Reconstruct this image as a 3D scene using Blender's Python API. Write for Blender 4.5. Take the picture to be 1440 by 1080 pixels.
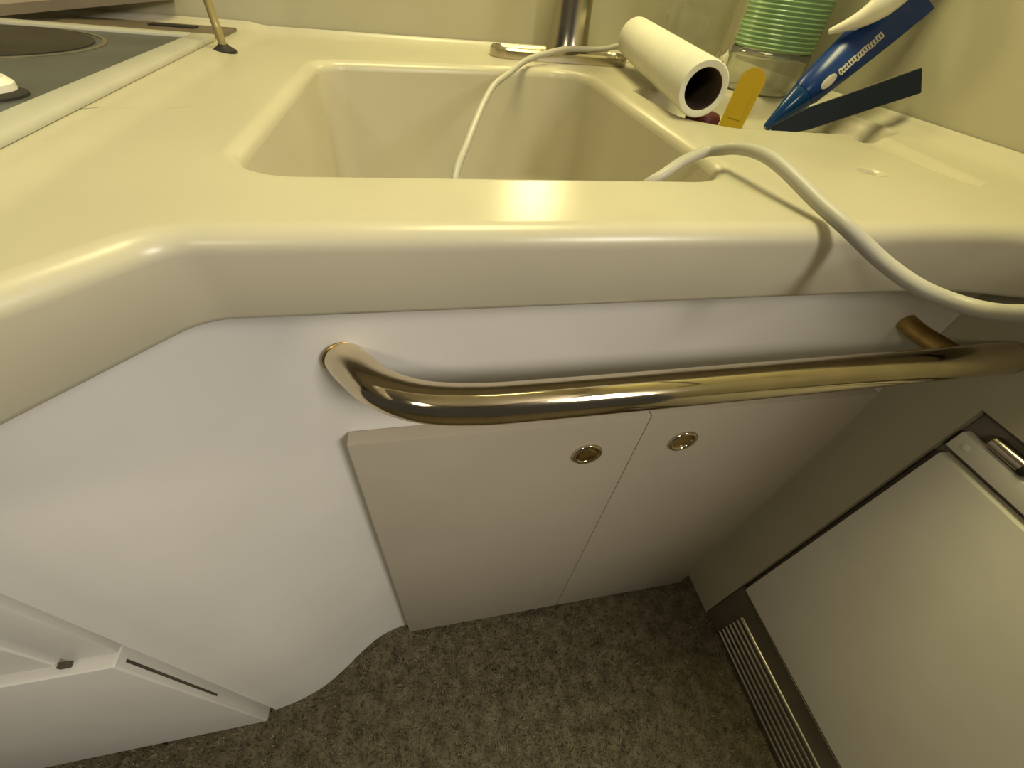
import bpy, bmesh, math, random
import numpy as np
from mathutils import Vector, Matrix

for o in list(bpy.data.objects):
    bpy.data.objects.remove(o, do_unlink=True)
scene = bpy.context.scene
COL = scene.collection
random.seed(7)

# ------------------------------------------------------------------ camera
cam_d = bpy.data.cameras.new('camera'); cam = bpy.data.objects.new('camera', cam_d); COL.objects.link(cam)
cam_d.sensor_fit = 'HORIZONTAL'; cam_d.sensor_width = 36.0; cam_d.lens = 581.4 / 1440 * 36
cam_d.clip_start = 0.01
Mw = Matrix(((0.9791, -0.0751, 0.1891), (-0.1853, -0.7131, 0.6762), (0.0841, -0.6971, -0.7120)))
rx = Vector((Mw[0][0], Mw[1][0], Mw[2][0])).normalized()
bz = -Vector((Mw[0][2], Mw[1][2], Mw[2][2])).normalized()
uy = bz.cross(rx).normalized(); rx = uy.cross(bz).normalized()
cam.matrix_world = Matrix(((rx.x, uy.x, bz.x, 0), (rx.y, uy.y, bz.y, 0), (rx.z, uy.z, bz.z, 1.0), (0, 0, 0, 1)))
scene.camera = cam

# ------------------------------------------------------------------ world, lights, exposure
world = bpy.data.worlds.new('world'); scene.world = world; world.use_nodes = True
bg = world.node_tree.nodes['Background']
bg.inputs[0].default_value = (1.0, 0.93, 0.82, 1); bg.inputs[1].default_value = 0.05

def area(name, loc, target, size, power, color, size_y=None):
    d = bpy.data.lights.new(name, 'AREA'); d.energy = power; d.color = color
    d.size = size
    if size_y: d.shape = 'RECTANGLE'; d.size_y = size_y
    o = bpy.data.objects.new(name, d); COL.objects.link(o); o.location = loc
    o.rotation_euler = (Vector(target) - Vector(loc)).to_track_quat('-Z', 'Y').to_euler()
    return o
area('aisle_ceiling_light', (0.84, -1.02, 1.70), (-0.05, 0.2, 0.6), 0.45, 20, (1.0, 0.93, 0.82))
area('left_fill_light', (-0.75, -0.95, 1.70), (0.5, -0.1, 0.4), 0.25, 4.6, (1.0, 0.88, 0.62))  # added fill from the left, brightens the refrigerator side
area('galley_ceiling_light', (0.18, 0.44, 1.90), (0.18, 0.44, 0.9), 0.35, 10.0, (1.0, 0.93, 0.45))

vs = scene.view_settings
vs.view_transform = 'Standard'; vs.look = 'None'; vs.gamma = 1; vs.exposure = 0.0; vs.use_curve_mapping = False

# ------------------------------------------------------------------ materials
MATS = {}
def mat(name, color, rough=0.5, metal=0.0, noise=0.0, nscale=20, bump=0.0, bscale=200, trans=0.0, ior=1.45, spec=0.5, emit=None, coat=0.0, color2=None):
    m = bpy.data.materials.new(name); m.use_nodes = True
    nt = m.node_tree; b = nt.nodes['Principled BSDF']
    b.inputs['Base Color'].default_value = (*color, 1); b.inputs['Roughness'].default_value = rough
    b.inputs['Metallic'].default_value = metal; b.inputs['Transmission Weight'].default_value = trans
    b.inputs['IOR'].default_value = ior; b.inputs['Specular IOR Level'].default_value = spec
    b.inputs['Coat Weight'].default_value = coat
    tc = nt.nodes.new('ShaderNodeTexCoord')
    n = nt.nodes.new('ShaderNodeTexNoise'); n.inputs['Scale'].default_value = nscale; n.inputs['Detail'].default_value = 5
    nt.links.new(tc.outputs['Object'], n.inputs['Vector'])
    mix = nt.nodes.new('ShaderNodeMix'); mix.data_type = 'RGBA'
    c2 = color2 if color2 else tuple(c * (1 - noise) for c in color)
    mix.inputs[6].default_value = (*color, 1); mix.inputs[7].default_value = (*c2, 1)
    mr = nt.nodes.new('ShaderNodeMapRange'); mr.inputs[1].default_value = 0.35; mr.inputs[2].default_value = 0.65
    nt.links.new(n.outputs['Fac'], mr.inputs[0]); nt.links.new(mr.outputs[0], mix.inputs[0])
    nt.links.new(mix.outputs[2], b.inputs['Base Color'])
    if bump:
        n2 = nt.nodes.new('ShaderNodeTexNoise'); n2.inputs['Scale'].default_value = bscale; n2.inputs['Detail'].default_value = 3
        nt.links.new(tc.outputs['Object'], n2.inputs['Vector'])
        bp = nt.nodes.new('ShaderNodeBump'); bp.inputs['Strength'].default_value = bump; bp.inputs['Distance'].default_value = 0.002
        nt.links.new(n2.outputs['Fac'], bp.inputs['Height']); nt.links.new(bp.outputs[0], b.inputs['Normal'])
    if emit:
        b.inputs['Emission Color'].default_value = (*emit[:3], 1); b.inputs['Emission Strength'].default_value = emit[3]
    MATS[name] = m
    return m
mat('counter', (0.54, 0.498, 0.375), 0.30, noise=0.07, nscale=9, bump=0.04, bscale=120)
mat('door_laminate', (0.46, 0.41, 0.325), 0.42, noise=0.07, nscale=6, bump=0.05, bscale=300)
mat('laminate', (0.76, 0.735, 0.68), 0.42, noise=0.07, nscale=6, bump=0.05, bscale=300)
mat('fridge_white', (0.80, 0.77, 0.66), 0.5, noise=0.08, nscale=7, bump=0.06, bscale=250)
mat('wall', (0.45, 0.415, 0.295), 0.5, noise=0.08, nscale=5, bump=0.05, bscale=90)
mat('carpet', (0.16, 0.135, 0.085), 0.95, nscale=38, color2=(0.085, 0.07, 0.042), spec=0.1)
mat('carpet_pile', (0.27, 0.235, 0.16), 0.95, nscale=45, color2=(0.10, 0.083, 0.052), spec=0.1)
mat('brass', (0.76, 0.66, 0.46), 0.10, 1.0, noise=0.12, nscale=30)
mat('brass_old', (0.55, 0.38, 0.13), 0.35, 1.0, noise=0.3, nscale=60)
mat('chrome', (0.52, 0.47, 0.37), 0.22, 1.0, noise=0.1)
mat('alu', (0.40, 0.36, 0.29), 0.28, 1.0, noise=0.15)
mat('alu_dark', (0.26, 0.23, 0.17), 0.45, 0.6, noise=0.15)
mat('gap', (0.10, 0.085, 0.06), 0.7, noise=0.2)
mat('gasket', (0.19, 0.165, 0.13), 0.7, noise=0.15)
mat('gasket2', (0.42, 0.38, 0.28), 0.7, noise=0.1)
mat('hob_glass', (0.088, 0.096, 0.090), 0.34, spec=0.35, noise=0.15, nscale=25)
mat('hob_dark', (0.042, 0.036, 0.026), 0.5, spec=0.3, noise=0.25, nscale=25)
mat('hob_frame', (0.52, 0.50, 0.42), 0.35, noise=0.06)
mat('plate_brown', (0.16, 0.125, 0.085), 0.5, noise=0.15)
mat('black', (0.02, 0.018, 0.015), 0.6, noise=0.2)
mat('white_plastic', (0.80, 0.76, 0.66), 0.35, noise=0.04)
mat('cord', (0.46, 0.435, 0.375), 0.42, noise=0.05)
mat('card', (0.70, 0.68, 0.58), 0.7, noise=0.05, nscale=30)
mat('bore_dark', (0.10, 0.07, 0.045), 0.8, noise=0.15)
mat('blue', (0.006, 0.038, 0.20), 0.28, noise=0.2, nscale=15)
mat('blue_cap', (0.006, 0.045, 0.16), 0.18, noise=0.15)
mat('navy', (0.008, 0.013, 0.026), 0.5, noise=0.2, spec=0.25)
mat('print_white', (0.66, 0.62, 0.55), 0.6, noise=0.1)
mat('yellow', (0.34, 0.235, 0.006), 0.5, noise=0.1, color2=(0.42, 0.235, 0.015), nscale=12, spec=0.2)
mat('red', (0.085, 0.008, 0.008), 0.45, noise=0.2)
mat('rod', (0.36, 0.29, 0.13), 0.4, 0.3, noise=0.15)
mat('board', (0.36, 0.29, 0.20), 0.55, noise=0.12, nscale=10)
mat('green', (0.50, 0.74, 0.43), 0.14, trans=0.55, ior=1.4, noise=0.1)
mat('clear', (0.93, 0.93, 0.86), 0.06, trans=0.93, ior=1.42)
mat('lamp_glow', (1, 0.85, 0.5), 0.5, emit=(1.0, 0.80, 0.40, 26))
mat('ceiling', (0.62, 0.58, 0.50), 0.7, noise=0.05)

# ------------------------------------------------------------------ helpers
def obj(name, bm, m, parent=None, smooth=False, loc=None):
    me = bpy.data.meshes.new(name); bmesh.ops.recalc_face_normals(bm, faces=bm.faces[:]); bm.to_mesh(me); bm.free()
    return objm(name, me, m, parent, smooth, loc)
def objm(name, me, m, parent=None, smooth=False, loc=None):
    me.materials.append(MATS[m] if isinstance(m, str) else m)
    if smooth:
        for p in me.polygons: p.use_smooth = True
        if smooth != True:
            me.set_sharp_from_angle(angle=math.radians(smooth))
    o = bpy.data.objects.new(name, me); COL.objects.link(o)
    if parent is not None: o.parent = parent
    if loc is not None: o.location = loc
    return o
def tag(o, label, cat, group=None):
    o['label'] = label; o['category'] = cat
    if group: o['group'] = group
    return o
def thing(name, label, cat, loc=(0, 0, 0), group=None):
    o = bpy.data.objects.new(name, None); COL.objects.link(o); o.location = loc; o.empty_display_size = 0.05
    bpy.context.view_layer.update()
    return tag(o, label, cat, group)
def struct(o, label=None):
    o['kind'] = 'structure'
    if label: o['label'] = label
    return o
def box(x0, x1, y0, y1, z0, z1, bev=0.0, seg=2, bm=None):
    own = bm if bm else bmesh.new()
    b = bmesh.new()
    bmesh.ops.create_cube(b, size=1)
    for v in b.verts:
        v.co = Vector((x0 + (v.co.x + .5) * (x1 - x0), y0 + (v.co.y + .5) * (y1 - y0), z0 + (v.co.z + .5) * (z1 - z0)))
    if bev: bmesh.ops.bevel(b, geom=b.edges[:], offset=bev, segments=seg, affect='EDGES', profile=0.6)
    me = bpy.data.meshes.new('t'); b.to_mesh(me); b.free(); own.from_mesh(me); bpy.data.meshes.remove(me)
    return own
def loft(rings, closed=True, cap0=True, cap1=True, bm=None):
    bm = bm or bmesh.new(); R = []
    for r in rings: R.append([bm.verts.new(p) for p in r])
    n = len(rings[0])
    for a, b in zip(R[:-1], R[1:]):
        for i in range(n if closed else n - 1):
            j = (i + 1) % n
            bm.faces.new((a[i], a[j], b[j], b[i]))
    if cap0: bm.faces.new(R[0][::-1])
    if cap1: bm.faces.new(R[-1])
    return bm
def lathe(profile, c=(0, 0, 0), n=40, axis=None, cap0=True, cap1=True, bm=None):
    # profile of (radius, height) around local z, or around `axis`
    c = Vector(c); q = Vector(axis).to_track_quat('Z', 'Y') if axis else None
    rings = []
    for r, h in profile:
        ring = []
        for i in range(n):
            a = 2 * math.pi * i / n
            p = Vector((max(r, 1e-5) * math.cos(a), max(r, 1e-5) * math.sin(a), h))
            if q: p = q @ p
            ring.append(c + p)
        rings.append(ring)
    return loft(rings, True, cap0, cap1, bm)
def catmull(pts, per=10):
    P = [Vector(p) for p in pts]; P = [P[0] * 2 - P[1]] + P + [P[-1] * 2 - P[-2]]
    out = []
    for i in range(1, len(P) - 2):
        for k in range(per):
            t = k / per; a, b, c, d = P[i - 1], P[i], P[i + 1], P[i + 2]
            out.append(0.5 * ((2 * b) + (c - a) * t + (2 * a - 5 * b + 4 * c - d) * t * t + (3 * b - a - 3 * c + d) * t ** 3))
    out.append(P[-2])
    return out
def sweep(path, radius, n=20, bm=None):
    rad = radius if callable(radius) else (lambda t: radius)
    path = [Vector(p) for p in path]; rings = []; up = None
    for i, p in enumerate(path):
        t = (path[min(i + 1, len(path) - 1)] - path[max(i - 1, 0)]).normalized()
        if up is None: up = t.orthogonal().normalized()
        up = (up - t * up.dot(t)).normalized(); s = t.cross(up)
        r = rad(i / (len(path) - 1))
        rings.append([p + (up * math.cos(2 * math.pi * k / n) + s * math.sin(2 * math.pi * k / n)) * r for k in range(n)])
    return loft(rings, True, True, True, bm)
def prism(poly, z0, z1):
    return loft([[(x, y, z0) for x, y in poly], [(x, y, z1) for x, y in poly]])

XR = 0.574                                    # face of the tall unit on the right
def wall_y(x): return 0.826 + 0.075 * x        # the back wall runs slightly skew

# ------------------------------------------------------------------ setting
# floor with carpet
NX, NY = 300, 200
xs = np.linspace(-1.2, 0.60, NX); ys = np.linspace(-0.60, 0.30, NY)
rng = np.random.default_rng(3)
gx, gy = np.meshgrid(xs, ys)
hz = rng.random((NY, NX)) * 0.004 - 0.004
verts = np.stack([gx.ravel(), gy.ravel(), hz.ravel()], 1)
idx = np.arange(NX * NY).reshape(NY, NX)
faces = np.stack([idx[:-1, :-1].ravel(), idx[:-1, 1:].ravel(), idx[1:, 1:].ravel(), idx[1:, :-1].ravel()], 1)
me = bpy.data.meshes.new('floor'); me.from_pydata(verts.tolist(), [], faces.tolist())
floor = struct(objm('floor', me, 'carpet', smooth=True), 'short brown mottled carpet on the floor')
sub = objm('floor_base', bpy.data.meshes.new('floor_base'), 'carpet', floor)
bmx = box(-1.2, 1.2, -1.8, 1.0, -0.03, -0.008); bmx.to_mesh(sub.data); bmx.free()
# pile: short tufts
nt_ = 42000
px = rng.uniform(-0.75, 0.60, nt_); py = rng.uniform(-0.14, 0.275, nt_)
ang = rng.uniform(0, 2 * math.pi, nt_); ln = rng.uniform(0.003, 0.0075, nt_); wd = rng.uniform(0.0008, 0.0016, nt_)
lx = rng.normal(0, 0.004, nt_); ly = rng.normal(0, 0.004, nt_)
A = np.stack([px - np.cos(ang) * wd, py - np.sin(ang) * wd, np.full(nt_, -0.003)], 1)
B = np.stack([px + np.cos(ang) * wd, py + np.sin(ang) * wd, np.full(nt_, -0.003)], 1)
C = np.stack([px + lx, py + ly, ln - 0.001], 1)
V = np.stack([A, B, C], 1).reshape(-1, 3)
me = bpy.data.meshes.new('carpet_pile'); me.from_pydata(V.tolist(), [], np.arange(nt_ * 3).reshape(-1, 3).tolist())
pile = objm('carpet_pile', me, 'carpet_pile', floor); pile['kind'] = 'stuff'

# back wall
wb = prism([(-1.2, wall_y(-1.2)), (XR + 0.06, wall_y(XR + 0.06)), (XR + 0.06, 0.93), (-1.2, 0.93)], 0.0, 1.95)
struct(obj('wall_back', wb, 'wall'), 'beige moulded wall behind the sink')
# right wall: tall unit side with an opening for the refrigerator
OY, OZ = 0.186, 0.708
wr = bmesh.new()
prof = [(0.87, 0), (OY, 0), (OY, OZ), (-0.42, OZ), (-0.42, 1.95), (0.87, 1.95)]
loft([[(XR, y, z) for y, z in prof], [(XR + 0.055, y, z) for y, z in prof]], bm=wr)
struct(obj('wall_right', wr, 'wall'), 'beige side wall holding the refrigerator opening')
# ceiling over the galley
struct(obj('ceiling', box(-1.2, 0.63, -1.8, 0.93, 1.95, 1.98), 'ceiling'), 'plain ceiling panel over the galley')

# ------------------------------------------------------------------ countertop with moulded sink
CZ = 0.900
def round_poly(corners, n=14):
    # corners: (x, y, radius) -> dense rounded polygon
    out = []; m = len(corners)
    for i in range(m):
        p = Vector(corners[i][:2]); r = corners[i][2]
        a = Vector(corners[i - 1][:2]); b = Vector(corners[(i + 1) % m][:2])
        if r <= 0: out.append(tuple(p)); continue
        u = (a - p).normalized(); v = (b - p).normalized()
        half = math.acos(max(-1, min(1, u.dot(v)))) / 2
        d = r / math.tan(half); c = p + (u + v).normalized() * (r / math.sin(half))
        s = p + u * d - c; e = p + v * d - c
        a0 = math.atan2(s.y, s.x); a1 = math.atan2(e.y, e.x)
        da = (a1 - a0 + math.pi) % (2 * math.pi) - math.pi
        for k in range(n + 1):
            t = a0 + da * k / n; out.append((c.x + r * math.cos(t), c.y + r * math.sin(t)))
    return out
basin_poly = round_poly([(-0.112, 0.286, 0.040), (0.240, 0.291, 0.045), (0.243, 0.706, 0.045), (-0.104, 0.646, 0.036)])
outer_poly = round_poly([(-0.80, 0.045, 0), (-0.255, 0.045, 0.03), (-0.118, 0.207, 0.028), (0.40, 0.207, 0.25), (XR - 0.002, 0.168, 0.0),
                         (XR - 0.002, wall_y(XR) - 0.002, 0.0), (-0.80, wall_y(-0.8) - 0.002, 0)])
CEN = np.array([-0.02, 0.50])
def raycast(poly, th):
    P = np.array(poly) - CEN; Q = np.roll(P, -1, 0); E = Q - P
    out = np.zeros((len(th), 2))
    for i, t in enumerate(th):
        d = np.array([math.cos(t), math.sin(t)])
        den = d[0] * E[:, 1] - d[1] * E[:, 0]
        den = np.where(abs(den) < 1e-12, 1e-12, den)
        s = (P[:, 0] * E[:, 1] - P[:, 1] * E[:, 0]) / den
        u = (P[:, 0] * d[1] - P[:, 1] * d[0]) / den
        ok = (u >= -1e-9) & (u <= 1 + 1e-9) & (s > 0)
        out[i] = d * s[ok].min()
    return out + CEN
def resample(poly, step):
    out = []
    for p, q in zip(poly, poly[1:] + poly[:1]):
        L_ = math.hypot(q[0] - p[0], q[1] - p[1]); m_ = max(1, int(L_ / step))
        out += [(p[0] + (q[0] - p[0]) * k / m_, p[1] + (q[1] - p[1]) * k / m_) for k in range(m_)]
    return out
th = [math.atan2(p[1] - CEN[1], p[0] - CEN[0]) for p in resample(outer_poly, 0.003) + resample(basin_poly, 0.0025)]
th = np.array(sorted(th)); sel = [th[0]]
for t_ in th[1:]:
    if t_ - sel[-1] > 1.5e-3: sel.append(t_)
th = np.array(sel)
Bn = raycast(basin_poly, th); On = raycast(outer_poly, th)
def normals(P):
    T = np.roll(P, -1, 0) - np.roll(P, 1, 0); N = np.stack([T[:, 1], -T[:, 0]], 1)
    N = N / np.linalg.norm(N, axis=1)[:, None]
    N = N + 0.5 * (np.roll(N, 1, 0) + np.roll(N, -1, 0))
    return N / np.linalg.norm(N, axis=1)[:, None]
Nb = normals(Bn); No = normals(On)
def sdf(poly, X, Y):
    P = np.array(poly); Q = np.roll(P, -1, 0); d = np.full(X.shape, 1e9); ins = np.zeros(X.shape, bool)
    for a, b in zip(P, Q):
        e = b - a; wx = X - a[0]; wy = Y - a[1]
        t = np.clip((wx * e[0] + wy * e[1]) / (e @ e), 0, 1)
        d = np.minimum(d, np.hypot(wx - e[0] * t, wy - e[1] * t))
        c = ((a[1] > Y) != (b[1] > Y)) & (X < (b[0] - a[0]) * (Y - a[1]) / (b[1] - a[1] + 1e-15) + a[0])
        ins ^= c
    return np.where(ins, -d, d)
def sstep(a, b, x):
    t = np.clip((x - a) / (b - a), 0, 1); return t * t * (3 - 2 * t)
tray_poly = round_poly([(0.276, 0.600, 0.02), (0.281, 0.462, 0.035), (0.325, 0.434, 0.04), (0.515, 0.430, 0.03), (0.548, 0.45, 0.02), (0.545, 0.590, 0.02), (0.40, 0.600, 0.02)])
chan_poly = round_poly([(0.455, 0.45, 0.004), (0.466, 0.288, 0.008), (0.484, 0.290, 0.008), (0.512, 0.45, 0.004)])
def top_z(X, Y):
    z = np.full(X.shape, CZ)
    z -= 0.026 * (1 - sstep(-0.010, 0.003, sdf(tray_poly, X, Y)))
    z = np.where(z > CZ - 0.008, z - 0.007 * (1 - sstep(-0.008, 0.004, sdf(chan_poly, X, Y))), z)
    z -= 0.012 * (1 - sstep(0.006, 0.0105, np.hypot(X - 0.384, Y - 0.313)))      # small drilled hole
    z += 0.0035 * (1 - sstep(-0.215, -0.185, X)) * sstep(0.16, 0.22, Y)          # raised land round the cooktop
    for d, R, k in ((wall_y(X) - Y, 0.018, 1.0), (XR - X, 0.022, sstep(0.13, 0.24, Y))):   # coved against the walls
        dd = np.clip(R - d, 0, R)
        z += (R - np.sqrt(np.maximum(R * R - dd * dd, 0))) * k
    return z
RF = 0.010; RL = 0.012
free = ((On[:, 1] < 0.215) & (On[:, 0] < XR - 0.004)) | (On[:, 0] < -0.79)
rings = []
def ringz(XY, z): return np.stack([XY[:, 0], XY[:, 1], np.broadcast_to(z, (len(XY),))], 1)
bas0 = Bn - 0  # wall line of the basin
for k in range(7):                                              # rim fillet from the wall upwards
    a = (math.pi / 2) * k / 6
    XY = bas0 + Nb * (RF * (1 - math.cos(a)))
    rings.append(ringz(XY, CZ - RF + RF * math.sin(a)))
inner = bas0 + Nb * RF
rl = (np.where(free, RL, 0.0004) * np.clip(1 - (On[:, 0] - 0.50) / (XR - 0.505), 0.03, 1))[:, None]
outer_in = On - No * rl
NR = 130
for k in range(1, NR + 1):
    XY = inner + (outer_in - inner) * (k / NR)
    fade = min(1.0, k / 4)
    rings.append(ringz(XY, CZ + (top_z(XY[:, 0], XY[:, 1]) - CZ) * fade))
z_edge = top_z(outer_in[:, 0], outer_in[:, 1])
for k in range(1, 9):
    a = (math.pi / 2) * k / 8
    XY = outer_in + No * rl * math.sin(a)
    rings.append(ringz(XY, z_edge - rl[:, 0] * (1 - math.cos(a))))
rings.append(ringz(On - No * 0.004, 0.850))
rings.append(ringz(On - No * 0.006, 0.8465))
rings.append(ringz(On - No * 0.009, 0.845))
rings.append(ringz(On - No * np.where(free, 0.085, 0.012)[:, None], 0.845))
n = len(th); V = np.concatenate(rings)
F = []
for k in range(len(rings) - 1):
    i = np.arange(n); j = (i + 1) % n
    F.append(np.stack([k * n + i, k * n + j, (k + 1) * n + j, (k + 1) * n + i], 1))
me = bpy.data.meshes.new('countertop'); me.from_pydata(V.tolist(), [], np.concatenate(F)[:, ::-1].tolist())
counter = tag(objm('countertop', me, 'counter', smooth=True), 'glossy cream moulded countertop with a built-in sink and rounded lip', 'countertop')
# sink basin (part): wall, bottom fillet, bottom
br = [bas0 + Nb * 0, ]
rings = [ringz(bas0, CZ - RF)]
for k in range(1, 7): rings.append(ringz(bas0 - Nb * 0.004 * k / 6, CZ - RF - 0.125 * k / 6))
for k in range(1, 8):
    a = (math.pi / 2) * k / 7
    rings.append(ringz(bas0 - Nb * (0.004 + 0.016 * (1 - math.cos(a))), CZ - RF - 0.125 - 0.025 * math.sin(a)))
last = bas0 - Nb * 0.020
for s in (0.8, 0.6, 0.4, 0.2, 0.02): rings.append(ringz(CEN + (last - CEN) * s, CZ - RF - 0.150 - 0.004 * (1 - s)))
V = np.concatenate(rings); F = []
for k in range(len(rings) - 1):
    i = np.arange(n); j = (i + 1) % n
    F.append(np.stack([k * n + i, k * n + j, (k + 1) * n + j, (k + 1) * n + i], 1))
me = bpy.data.meshes.new('sink_basin'); me.from_pydata(V.tolist(), [], np.concatenate(F).tolist())
basin = objm('sink_basin', me, 'counter', counter, smooth=True)
obj('drain', lathe([(0.034, 0), (0.034, 0.003), (0.026, 0.003), (0.022, -0.002), (0.0, -0.002)], (CEN[0], CEN[1], 0.7365), 32), 'chrome', basin, smooth=40)

# ------------------------------------------------------------------ sink cabinet
cab = thing('sink_cabinet', 'off-white sink cabinet with a curved side panel and two doors', 'cabinet', (0.2, 0.27, 0))
def local(o): # keep world placement under an Empty that is not at the origin
    o.matrix_parent_inverse = Matrix.Translation(-o.parent.location); return o
plan = [(XR - 0.001, 0.270), (0.40, 0.270), (0.2, 0.270), (0.0, 0.270), (-0.06, 0.270), (-0.100, 0.2695), (-0.130, 0.263), (-0.155, 0.252), (-0.180, 0.236), (-0.205, 0.216), (-0.230, 0.199), (-0.255, 0.186), (-0.285, 0.176), (-0.310, 0.171), (-0.327, 0.168)]
pl = [Vector((p.x, p.y, 0)) for p in catmull([(x, y, 0) for x, y in plan], 6)]
T = [(pl[min(i + 1, len(pl) - 1)] - pl[max(i - 1, 0)]).normalized() for i in range(len(pl))]
inn = [p + Vector((t.y, -t.x, 0)) * 0.015 for p, t in zip(pl, T)]
poly = pl + inn[::-1]
bm = loft([[(p.x, p.y, z) for p in poly] for z in (0.0, 0.8445)])
local(obj('curved_front_panel', bm, 'laminate', cab, smooth=30))
DY0, DY1 = 0.2525, 0.2695
def door(x0, x1, pull_x, pull_z, pressed):
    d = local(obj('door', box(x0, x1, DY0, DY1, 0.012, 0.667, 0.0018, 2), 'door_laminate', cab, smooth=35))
    ring = lathe([(0.0115, 0.0), (0.0175, 0.0), (0.0185, 0.0012), (0.0178, 0.0032), (0.0155, 0.0042), (0.0130, 0.0036), (0.0118, 0.0016), (0.0115, 0.0)], (pull_x, DY0 + 0.0003, pull_z), 36, (0, -1, 0), False, False)
    local_sub(obj('pull_ring', ring, 'brass', d, smooth=True))
    if pressed:
        b = lathe([(0.0114, 0.0002), (0.0114, 0.0006), (0.0085, 0.0008), (0.004, 0.0004), (0.0, 0.0003)], (pull_x, DY0, pull_z), 30, (0, -1, 0), False, True)
        local_sub(obj('pull_cup', b, 'brass_old', d, smooth=40))
    else:
        b = lathe([(0.0112, 0.0), (0.0112, 0.0028), (0.0100, 0.0036), (0.0, 0.0042)], (pull_x, DY0, pull_z), 30, (0, -1, 0), True, True)
        local_sub(obj('pull_button', b, 'brass_old', d, smooth=40))
    return d
def local_sub(o): return o
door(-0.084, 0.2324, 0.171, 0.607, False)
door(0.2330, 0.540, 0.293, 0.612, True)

# ------------------------------------------------------------------ cabinet on the left under the cooktop
lc = thing('stove_cabinet', 'off-white cabinet below the cooktop with a low drawer front', 'cabinet', (-0.6, 0.3, 0))
def add(parent, name, bm, m, smooth=False):
    o = obj(name, bm, m, parent, smooth); o.matrix_parent_inverse = Matrix.Translation(-parent.location); return o
add(lc, 'body', box(-1.0, -0.334, 0.176, 0.74, 0.0, 0.8445), 'laminate')
add(lc, 'stile', box(-0.378, -0.334, 0.164, 0.1755, 0.474, 0.8445, 0.002), 'laminate', 35)
dr = add(lc, 'drawer_front', box(-0.96, -0.336, 0.1525, 0.1755, 0.006, 0.470, 0.004, 3), 'laminate', 35)
add(lc, 'upper_door', box(-0.96, -0.382, 0.160, 0.1755, 0.478, 0.8445, 0.004, 3), 'laminate', 35)
add(lc, 'hinge_shadow', box(-0.384, -0.374, 0.1585, 0.164, 0.471, 0.4775, 0.001), 'gap')  # dark block standing for the shadow spot at the hinge
add(lc, 'gap_strip', box(-0.3365, -0.3356, 0.1600, 0.1628, 0.23, 0.455), 'gap')

# ------------------------------------------------------------------ refrigerator set in the right wall
fr = thing('refrigerator', 'built-in refrigerator with a plain beige door panel and ribbed metal kick plate', 'refrigerator', (0.60, -0.1, 0))
add(fr, 'body', box(XR + 0.012, XR + 0.054, -0.42, OY - 0.001, 0.0, OZ - 0.001), 'gasket')
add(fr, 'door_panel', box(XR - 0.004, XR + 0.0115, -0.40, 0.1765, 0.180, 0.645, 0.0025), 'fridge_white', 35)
add(fr, 'edge_trim', box(XR - 0.005, XR + 0.008, -0.40, 0.1775, 0.1755, 0.1785, 0.0006), 'alu', 35)
add(fr, 'upper_rail', box(XR - 0.001, XR + 0.0115, -0.40, 0.1805, 0.654, 0.6785, 0.0025), 'fridge_white', 35)
sc = add(fr, 'screw', lathe([(0.0045, 0), (0.0045, 0.0008), (0.003, 0.0016), (0.0, 0.0018)], (XR - 0.001, 0.166, 0.667), 20, (-1, 0, 0)), 'white_plastic', 40)
lt = add(fr, 'latch', sweep([(XR + 0.004, 0.158, 0.6885), (XR + 0.004, 0.12, 0.6885)], 0.0075, 20), 'chrome', 40)
add(fr, 'latch_stop', lathe([(0.0085, 0), (0.0085, 0.006), (0.006, 0.008)], (XR + 0.004, 0.126, 0.6885), 20, (0, -1, 0)), 'black', 40)
kp = add(fr, 'kick_plate', box(XR + 0.002, XR + 0.0115, -0.40, 0.1845, 0.004, 0.1745, 0.001), 'alu_dark')
for i in range(7):
    z = 0.016 + i * 0.0165
    rb = bmesh.new()
    prof = [(XR + 0.002 - 0.005 * math.sin(a), z + 0.0062 * math.cos(a)) for a in np.linspace(0, math.pi, 9)]
    loft([[(x, -0.40, zz) for x, zz in prof], [(x, 0.142 - 0.0, zz) for x, zz in prof]], bm=rb)
    o = obj('rib', rb, 'alu', kp, 40)

# ------------------------------------------------------------------ brass grab rail
rail = thing('grab_rail', 'polished brass grab rail bending out from the cabinet above the sink doors', 'rail', (-0.068, 0.27, 0.764))
zr = 0.764
path = catmull([(-0.069, 0.2702, zr - 0.002), (-0.060, 0.255, zr), (-0.040, 0.231, zr), (-0.010, 0.2135, zr), (0.030, 0.206, zr), (0.09, 0.2045, zr), (0.30, 0.2055, zr), (0.45, 0.2065, zr), (XR - 0.0005, 0.208, zr)], 10)
add(rail, 'bar', sweep(path, 0.0163, 32), 'brass', True)
add(rail, 'standoff', sweep(catmull([(0.503, 0.2698, zr + 0.002), (0.505, 0.25, zr), (0.512, 0.22, zr)], 6), 0.0095, 20), 'brass_old', 40)
add(rail, 'collar', lathe([(0.0168, 0), (0.0172, 0.0006), (0.0172, 0.0014), (0.0165, 0.002)], (-0.069, 0.2698, zr - 0.002), 28, (0.25, -1, 0)), 'brass_old', 40)

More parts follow.
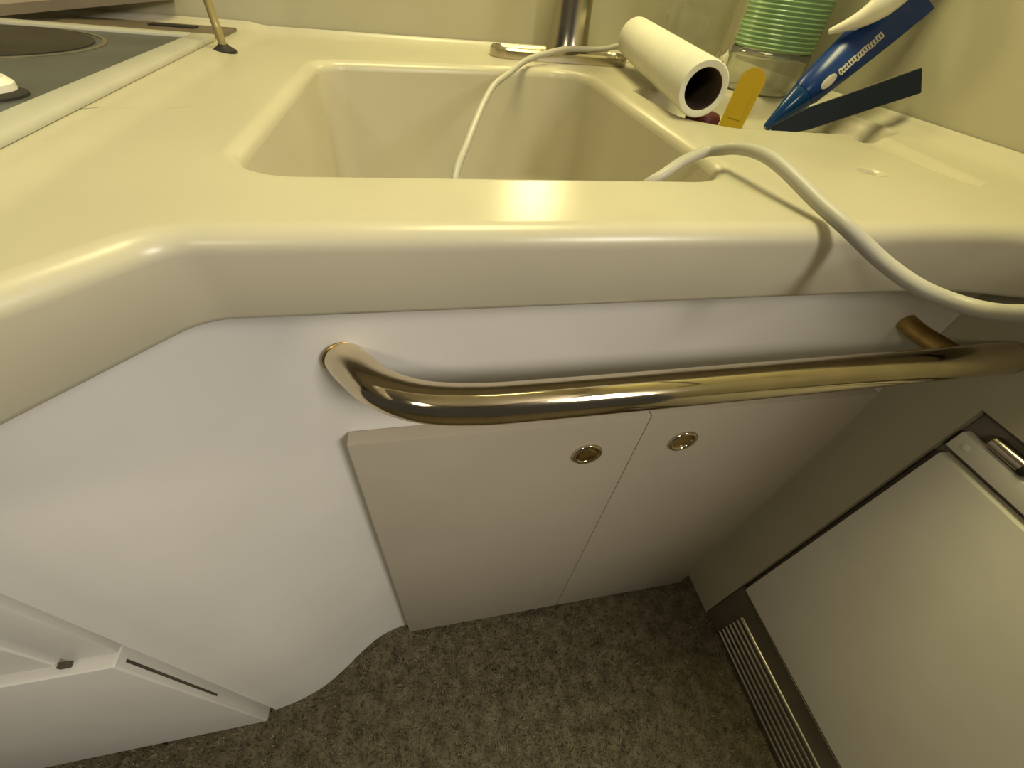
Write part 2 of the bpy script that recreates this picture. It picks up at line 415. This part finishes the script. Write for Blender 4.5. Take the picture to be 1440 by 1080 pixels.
# ------------------------------------------------------------------ cooktop
hob = thing('cooktop', 'dark grey glass cooktop in a cream frame beside the sink', 'cooktop', (-0.45, 0.45, CZ))
HZ = CZ + 0.0035
add(hob, 'glass', box(-0.755, -0.246, 0.165, 0.680, HZ, HZ + 0.0035), 'hob_glass')
fb = bmesh.new()
for b in ((-0.248, -0.224, 0.14, 0.702), (-0.78, -0.754, 0.14, 0.702)): box(*b, HZ, HZ + 0.006, 0.002, 2, fb)
for b in ((-0.754, -0.248, 0.680, 0.702), (-0.754, -0.248, 0.14, 0.164)): box(*b, HZ, HZ + 0.006, 0.002, 2, fb)
add(hob, 'frame', fb, 'hob_frame', 35)
bu = add(hob, 'burner', lathe([(0.080, 0.0036), (0.080, 0.0045), (0.076, 0.006), (0.03, 0.0065), (0.0, 0.0065)], (-0.385, 0.585, HZ), 48), 'hob_dark', 40)
obj('burner_ring', lathe([(0.090, 0.0036), (0.090, 0.0042), (0.086, 0.0042), (0.086, 0.0036)], (-0.385, 0.585, HZ), 48, None, False, False), 'alu_dark', bu, 40).matrix_parent_inverse = Matrix.Identity(4)
kb = add(hob, 'control_knob', lathe([(0.017, 0.006), (0.0172, 0.010), (0.014, 0.0135), (0.0, 0.014)], (-0.282, 0.398, HZ), 32), 'white_plastic', 40)
add(hob, 'knob_shadow', lathe([(0.021, 0.0036), (0.021, 0.005), (0.0165, 0.0062), (0.0, 0.0062)], (-0.279, 0.394, HZ), 32), 'black', 40)  # black disc set off-centre as the shadow under the knob

# plate behind the cooktop
vp = thing('vent_plate', 'flat brown plate with a black slot behind the cooktop', 'plate', (-0.30, 0.76, CZ + 0.0035))
def quad_slab(pts, z0, z1): return loft([[(x, y, z0) for x, y in pts], [(x, y, z1) for x, y in pts]])
add(vp, 'plate', quad_slab([(-0.40, 0.712), (-0.222, 0.712), (-0.222, 0.786), (-0.40, 0.776)], CZ + 0.0037, CZ + 0.007), 'plate_brown')
add(vp, 'slot', quad_slab([(-0.312, 0.748), (-0.262, 0.748), (-0.260, 0.764), (-0.312, 0.764)], CZ + 0.0071, CZ + 0.0085), 'black')

# board leaning at the back left
bd = thing('splash_board', 'tan board standing tilted on the wall behind the cooktop', 'board', (-0.42, 0.73, 0.90))
P0 = Vector((-0.484, 0.704, 0.9040)); P1 = Vector((-0.270, 0.806, 0.9320)); e = (P1 - P0).normalized()
bn = Vector((e.y, -e.x, 0)).normalized(); bu_ = bn.cross(e).normalized()
if bu_.z < 0: bu_ = -bu_
P1 = P0 + e * 0.218
def board_ring(d, lo, hi): return [P0 + bn * d + bu_ * lo, P1 + bn * d + bu_ * lo, P1 + bn * d + bu_ * hi, P0 + bn * d + bu_ * hi]
add(bd, 'panel', loft([board_ring(-0.009, 0, 0.30), board_ring(0.0, 0, 0.30)]), 'board')
add(bd, 'edge_strip', loft([board_ring(0.0002, 0.0, 0.009), board_ring(0.003, 0.0, 0.009)]), 'plate_brown')  # dark strip painted in for the shadow line along the lower edge

# upright rod
rd = thing('support_rod', 'thin tan rod standing upright in a dark foot beside the cooktop', 'rod', (-0.202, 0.648, CZ))
add(rd, 'shaft', sweep(catmull([(-0.202, 0.648, CZ + 0.001), (-0.2025, 0.648, CZ + 0.02), (-0.204, 0.650, CZ + 0.06), (-0.206, 0.652, CZ + 0.3)], 6), 0.0042, 14), 'rod', True)
add(rd, 'foot', lathe([(0.012, -0.0005), (0.012, 0.002), (0.007, 0.005), (0.005, 0.007), (0, 0.007)], (-0.202, 0.648, CZ + 0.001), 24), 'black', 40)

# ------------------------------------------------------------------ faucet
fa = thing('faucet', 'brushed metal faucet on an oval base plate behind the sink', 'faucet', (0.24, 0.775, CZ))
def stadium(cx, cy, L, W, n=20):
    out = []
    for i in range(n + 1):
        a = -math.pi / 2 + math.pi * i / n; out.append((cx + L + W * math.cos(a), cy + W * math.sin(a)))
    for i in range(n + 1):
        a = math.pi / 2 + math.pi * i / n; out.append((cx - L + W * math.cos(a), cy + W * math.sin(a)))
    return out
R_ = []
for W, z in ((0.028, CZ + 0.0003), (0.0285, CZ + 0.003), (0.028, CZ + 0.010), (0.0255, CZ + 0.0125), (0.021, CZ + 0.0125), (0.019, CZ + 0.0105), (0.010, CZ + 0.0105)):
    R_.append([(x, y, z) for x, y in stadium(0.230, 0.776, 0.080, W)])
add(fa, 'base_plate', loft(R_), 'chrome', 40)
add(fa, 'post', lathe([(0.034, 0.0105), (0.031, 0.02), (0.0285, 0.04), (0.0275, 0.08), (0.0275, 0.15), (0.024, 0.16), (0.0, 0.162)], (0.244, 0.788, CZ), 36), 'chrome', 40)
add(fa, 'spout', sweep(catmull([(0.244, 0.788, CZ + 0.13), (0.242, 0.73, CZ + 0.15), (0.235, 0.65, CZ + 0.155), (0.225, 0.58, CZ + 0.145), (0.222, 0.565, CZ + 0.128)], 8), lambda t: 0.013 - 0.003 * t, 22), 'chrome', True)

# wall lamp above the faucet (outside the picture, it makes the glare on the counter rim)
wl = thing('wall_lamp', 'round warm lamp on the back wall above the faucet', 'lamp', (0.225, 0.83, 1.13))
yw = wall_y(0.225)
add(wl, 'lamp_base', lathe([(0.062, 0.0), (0.062, 0.012), (0.055, 0.018), (0.0, 0.018)], (0.225, yw - 0.001, 1.13), 36, (0, -1, 0)), 'white_plastic', 40)
add(wl, 'lamp_lens', lathe([(0.050, 0.018), (0.048, 0.028), (0.030, 0.036), (0.0, 0.039)], (0.225, yw - 0.001, 1.13), 36, (0, -1, 0)), 'lamp_glow', 40)

# ------------------------------------------------------------------ white cord
cp = [(0.395, 0.806, 0.9115), (0.360, 0.800, 0.9155), (0.330, 0.790, 0.9215), (0.300, 0.775, 0.918), (0.271, 0.760, 0.9175), (0.233, 0.745, 0.9178), (0.196, 0.725, 0.9135), (0.158, 0.692, 0.9075), (0.125, 0.640, 0.9), (0.099, 0.590, 0.896),
      (0.078, 0.530, 0.890), (0.063, 0.480, 0.884), (0.048, 0.430, 0.876), (0.034, 0.390, 0.862), (0.026, 0.360, 0.82), (0.030, 0.345, 0.775), (0.055, 0.360, 0.752), (0.095, 0.370, 0.752), (0.125, 0.350, 0.778), (0.148, 0.325, 0.84),
      (0.166, 0.304, 0.884), (0.183, 0.302, 0.8985), (0.199, 0.312, 0.903), (0.215, 0.322, 0.905), (0.229, 0.327, 0.9075), (0.236, 0.319, 0.9115), (0.238, 0.303, 0.917), (0.241, 0.282, 0.920), (0.244, 0.260, 0.918), (0.250, 0.225, 0.9095), (0.256, 0.200, 0.9035),
      (0.271, 0.180, 0.893), (0.281, 0.160, 0.888), (0.292, 0.145, 0.887), (0.296, 0.130, 0.891), (0.290, 0.115, 0.901), (0.30, 0.10, 0.915), (0.36, 0.08, 0.95), (0.47, 0.07, 1.02), (XR - 0.002, 0.075, 1.08)]
cord = tag(obj('power_cord', sweep(catmull(cp, 8), lambda t: 0.0036 + 0.0010 * min(1, max(0, (t - 0.4) * 3)), 16), 'cord', smooth=True), 'off-white power cord looping out of the sink and over the counter lip', 'cord')

# ------------------------------------------------------------------ white tube
tb = thing('cardboard_tube', 'open white tube lying beside the faucet', 'tube', (0.31, 0.60, 0.902))
p0 = Vector((0.286, 0.452, 0.9275)); p1 = Vector((0.333, 0.745, 0.9360)); ax = (p1 - p0).normalized(); Lt = (p1 - p0).length
bm = lathe([(0.0180, 0.0), (0.0190, -0.0008), (0.0235, -0.0008), (0.0246, 0.0006), (0.0246, Lt), (0.0180, Lt), (0.0180, 0.12 + 0.08)], p0, 48, ax, False, False)
add(tb, 'sleeve', bm, 'card', 40)
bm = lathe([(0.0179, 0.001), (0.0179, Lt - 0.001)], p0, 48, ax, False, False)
add(tb, 'dark_bore', bm, 'bore_dark', True)  # dark inside of the tube, the hole's darkness put into its colour
seam = bmesh.new()
q = ax.to_track_quat('Z', 'Y'); upv = Vector((0, 0, 1)); upv = (upv - ax * upv.dot(ax)).normalized(); sd = ax.cross(upv)
dirn = (upv * 0.92 + sd * 0.38).normalized(); side = ax.cross(dirn)
s0 = p0 + dirn * 0.02455; s1 = p1 + dirn * 0.02455
loft([[s + side * 0.0011 * a + dirn * 0.0004 * b for a, b in ((-1, 0), (1, 0), (1, 1), (-1, 1))] for s in (s0, s1)], bm=seam)
add(tb, 'seam', seam, 'gasket2')

# ------------------------------------------------------------------ bottles
gb = thing('ribbed_bottle', 'green ribbed plastic bottle with a clear base in the corner behind the tray', 'bottle', (0.487, 0.640, CZ))
def thin_lathe(name, prof, c, m, parent, t=0.0012, n=56):
    pr = prof + [(max(r - t, 0.0005), h) for r, h in prof[::-1]]
    o = obj(name, lathe(pr, c, n, None, False, False), m, parent, True); o.matrix_parent_inverse = Matrix.Translation(-parent.location); return o
base = [(0.001, 0.004), (0.03, 0.003), (0.040, 0.0005), (0.047, 0.002), (0.0495, 0.006)]
for i in range(5): base += [(0.0500, 0.009 + i * 0.0065), (0.0508, 0.012 + i * 0.0065)]
base += [(0.0505, 0.0465)]
gc = (0.487, 0.640, CZ)
thin_lathe('clear_base', base, gc, 'clear', gb)
rib = []
for i in range(36):
    z = 0.0475 + i * 0.0045
    rib += [(0.0496, z), (0.0502, z + 0.0010), (0.0516, z + 0.0020), (0.0516, z + 0.0029), (0.0502, z + 0.0038)]
rib += [(0.048, 0.212), (0.036, 0.24), (0.018, 0.262), (0.0145, 0.27), (0.0145, 0.285)]
thin_lathe('ribbed_body', rib, gc, 'green', gb, 0.0016)
add(gb, 'cap', lathe([(0.0165, 0.281), (0.0165, 0.297), (0.0, 0.298)], gc, 28), 'white_plastic', 40)
cb = thing('clear_bottle', 'clear plastic bottle standing behind the white tube', 'bottle', (0.430, 0.752, CZ))
cc = (0.430, 0.752, CZ)
prof = [(0.001, 0.004), (0.03, 0.003), (0.038, 0.0005), (0.044, 0.003), (0.0465, 0.010), (0.047, 0.03), (0.0455, 0.045), (0.0455, 0.055), (0.047, 0.065), (0.047, 0.10), (0.0455, 0.108), (0.0455, 0.118), (0.047, 0.126), (0.047, 0.18), (0.034, 0.215), (0.015, 0.235), (0.0135, 0.25)]
thin_lathe('body', prof, cc, 'clear', cb)
add(cb, 'cap', lathe([(0.0155, 0.246), (0.0155, 0.262), (0.0, 0.263)], cc, 28), 'white_plastic', 40)

# ------------------------------------------------------------------ things in the moulded tray
TZ = CZ - 0.026
# blue squeeze tube
bt = thing('squeeze_tube', 'blue squeeze tube with white printing leaning in the tray', 'tube', (0.44, 0.526, TZ))
A_ = Vector((0.439, 0.527, 0.8795)); B_ = Vector((0.5525, 0.528, 1.016)); a = (B_ - A_).normalized()
view = (Vector((0, 0, 1)) - (A_ + B_) / 2).normalized(); nn = (view - a * view.dot(a)).normalized(); ww = a.cross(nn)
Lb = (B_ - A_).length
def tube_ring(s, w, t, n=36):
    c = A_ + a * s
    return [c + ww * w * math.cos(2 * math.pi * k / n) + nn * t * math.sin(2 * math.pi * k / n) for k in range(n)]
rg = [tube_ring(0.048, 0.0155, 0.0155), tube_ring(0.053, 0.0175, 0.0170), tube_ring(0.075, 0.0195, 0.0165), tube_ring(0.105, 0.0220, 0.0130), tube_ring(0.135, 0.0240, 0.0080), tube_ring(Lb - 0.016, 0.0250, 0.0030), tube_ring(Lb - 0.012, 0.0252, 0.0015), tube_ring(Lb, 0.0252, 0.0014)]
add(bt, 'tube_body', loft(rg), 'blue', 50)
add(bt, 'cap', loft([tube_ring(0.0, 0.004, 0.004), tube_ring(0.002, 0.0052, 0.0052), tube_ring(0.044, 0.0150, 0.0150), tube_ring(0.0475, 0.0152, 0.0152)]), 'blue_cap', 40)
def on_tube(s, u):  # point on the camera-side skin, u across
    i = 0; S = [0.048, 0.053, 0.075, 0.105, 0.135, Lb - 0.016]; W = [0.0155, 0.0175, 0.0195, 0.022, 0.024, 0.025]; Tt = [0.0155, 0.017, 0.0165, 0.013, 0.008, 0.003]
    w = float(np.interp(s, S, W)); t = float(np.interp(s, S, Tt))
    return A_ + a * s + ww * u + nn * (t * math.sqrt(max(0, 1 - (u / w) ** 2)) + 0.0004)
pr = bmesh.new()
def stroke(pts, r=0.0006): sweep([on_tube(s, u) for s, u in pts], r, 6, pr)
sg = 1 if (ww.x - ww.y) > 0 else -1    # towards the lower edge of the tube
el = [(0.068 + 0.0085 * math.cos(t), sg * (0.0085 + 0.0042 * math.sin(t))) for t in np.linspace(0, 2 * math.pi, 26)]
for k in range(8):
    f_ = 1 - k / 8
    stroke([(0.068 + (s - 0.068) * f_, sg * 0.0085 + (u - sg * 0.0085) * f_) for s, u in el], 0.0006)
def arc(s0, u0, rs, ru, a0, a1, n_=10): return [(s0 + rs * math.cos(math.radians(a0 + (a1 - a0) * k / n_)), sg * (u0 + ru * math.sin(math.radians(a0 + (a1 - a0) * k / n_)))) for k in range(n_ + 1)]
rp = random.Random(5)   # smudged print, too small to read in the picture
pos = 0.0800
while pos < 0.128:
    stroke(arc(pos + 0.0016, 0.0092 + rp.uniform(-0.0005, 0.0005), 0.0017, rp.uniform(0.0024, 0.0032), 20, rp.uniform(240, 340)), 0.0008)
    stroke([(pos + 0.0026, sg * rp.uniform(0.0056, 0.0066)), (pos + rp.uniform(0.0026, 0.0034), sg * 0.0120)], 0.0008)
    pos += 0.0031
add(bt, 'printing', pr, 'print_white')

# navy scraper
ns = thing('navy_scraper', 'dark navy flat plastic scraper handle lying against the side wall', 'scraper', (0.455, 0.50, TZ))
S0 = Vector((0.420, 0.492, 0.8850)); S1 = Vector((0.560, 0.4700, 0.9455)); d = (S1 - S0).normalized()
vw = (Vector((0, 0, 1)) - (S0 + S1) / 2).normalized(); h = d.cross(vw).normalized()
if h.z < 0: h = -h
tn = d.cross(h).normalized()
def bar_ring(s, hw, t): 
    c = S0 + d * s
    return [c + h * hw + tn * t, c + h * hw - tn * t, c - h * hw - tn * t, c - h * hw + tn * t]
Ls = (S1 - S0).length
bm = loft([bar_ring(0, 0.006, 0.0025), bar_ring(0.04, 0.0118, 0.003), bar_ring(Ls * 0.7, 0.0118, 0.003), bar_ring(Ls, 0.0125, 0.003)])
bmesh.ops.bevel(bm, geom=bm.edges[:], offset=0.0008, segments=1, affect='EDGES')
add(ns, 'handle', bm, 'navy', 30)
bm = loft([[S0 + d * s + h * (w + 0.0002) + tn * 0.0026, S0 + d * s + h * (w + 0.0002) - tn * 0.0026, S0 + d * s + h * (w + 0.001) - tn * 0.0022, S0 + d * s + h * (w + 0.001) + tn * 0.0022] for s, w in ((0.004, 0.0046), (0.04, 0.0105), (Ls * 0.7, 0.0118), (Ls - 0.002, 0.0124))])
add(ns, 'edge_strip', bm, 'plate_brown')

# yellow handle
yh = thing('yellow_stick', 'flat yellow plastic stick with a rounded end in the tray', 'stick', (0.39, 0.535, TZ))
Y0 = Vector((0.388, 0.528, 0.8755)); Y1 = Vector((0.4035, 0.540, 0.937)); dy = (Y1 - Y0).normalized()
vw = (Vector((0, 0, 1)) - Y1).normalized(); wy_ = dy.cross(vw).normalized(); ty = wy_.cross(dy)
outl = [(-0.0135, 0.0), (0.0135, 0.0)]
LY = (Y1 - Y0).length
for k in range(13):
    t = math.pi * k / 12; outl.append((0.0145 * math.cos(t), LY - 0.0145 + 0.0145 * math.sin(t)))
bm = loft([[Y0 + wy_ * u + dy * v + ty * s for u, v in outl] for s in (-0.0018, 0.0018)])
tag(yh, yh['label'], 'stick')
add(yh, 'blade', bm, 'yellow', 30)
add(yh, 'raised_edge', loft([[Y0 + wy_ * (u * 0.55) + dy * (0.012 + v * 0.7) + ty * s for u, v in outl] for s in (0.00185, 0.0024)]), 'yellow', 30)

# red cap
rc = thing('red_cap', 'dark red plastic cap in the tray under the open end of the tube', 'cap', (0.333, 0.505, TZ))
add(rc, 'cap_body', lathe([(0.018, 0), (0.0185, 0.002), (0.0185, 0.021), (0.0165, 0.0235), (0, 0.024)], (0.330, 0.503, TZ + 0.0003), 32), 'red', 40)
for k in range(16):
    t = 2 * math.pi * k / 16
    add(rc, 'grip_rib', sweep([(0.330 + 0.0186 * math.cos(t), 0.503 + 0.0186 * math.sin(t), TZ + z) for z in (0.003, 0.020)], 0.0009, 6), 'red')

# white hook on the side wall
hk = thing('wall_hook', 'white curved plastic hook on the side wall above the blue tube', 'hook', (XR, 0.525, 1.062))
hp = catmull([(0.478, 0.5435, 0.9745), (0.487, 0.530, 0.983), (0.495, 0.521, 0.9915), (0.502, 0.514, 1.002), (0.512, 0.510, 1.016), (0.535, 0.515, 1.045), (XR - 0.001, 0.525, 1.062)], 6)
add(hk, 'arm', sweep(hp, lambda t: 0.0028 + 0.010 * min(1, t * 2.0), 18), 'white_plastic', True)
add(hk, 'backplate', lathe([(0.022, 0), (0.022, 0.003), (0.018, 0.005), (0, 0.005)], (XR - 0.0003, 0.525, 1.062), 28, (-1, 0, 0)), 'white_plastic', 40)
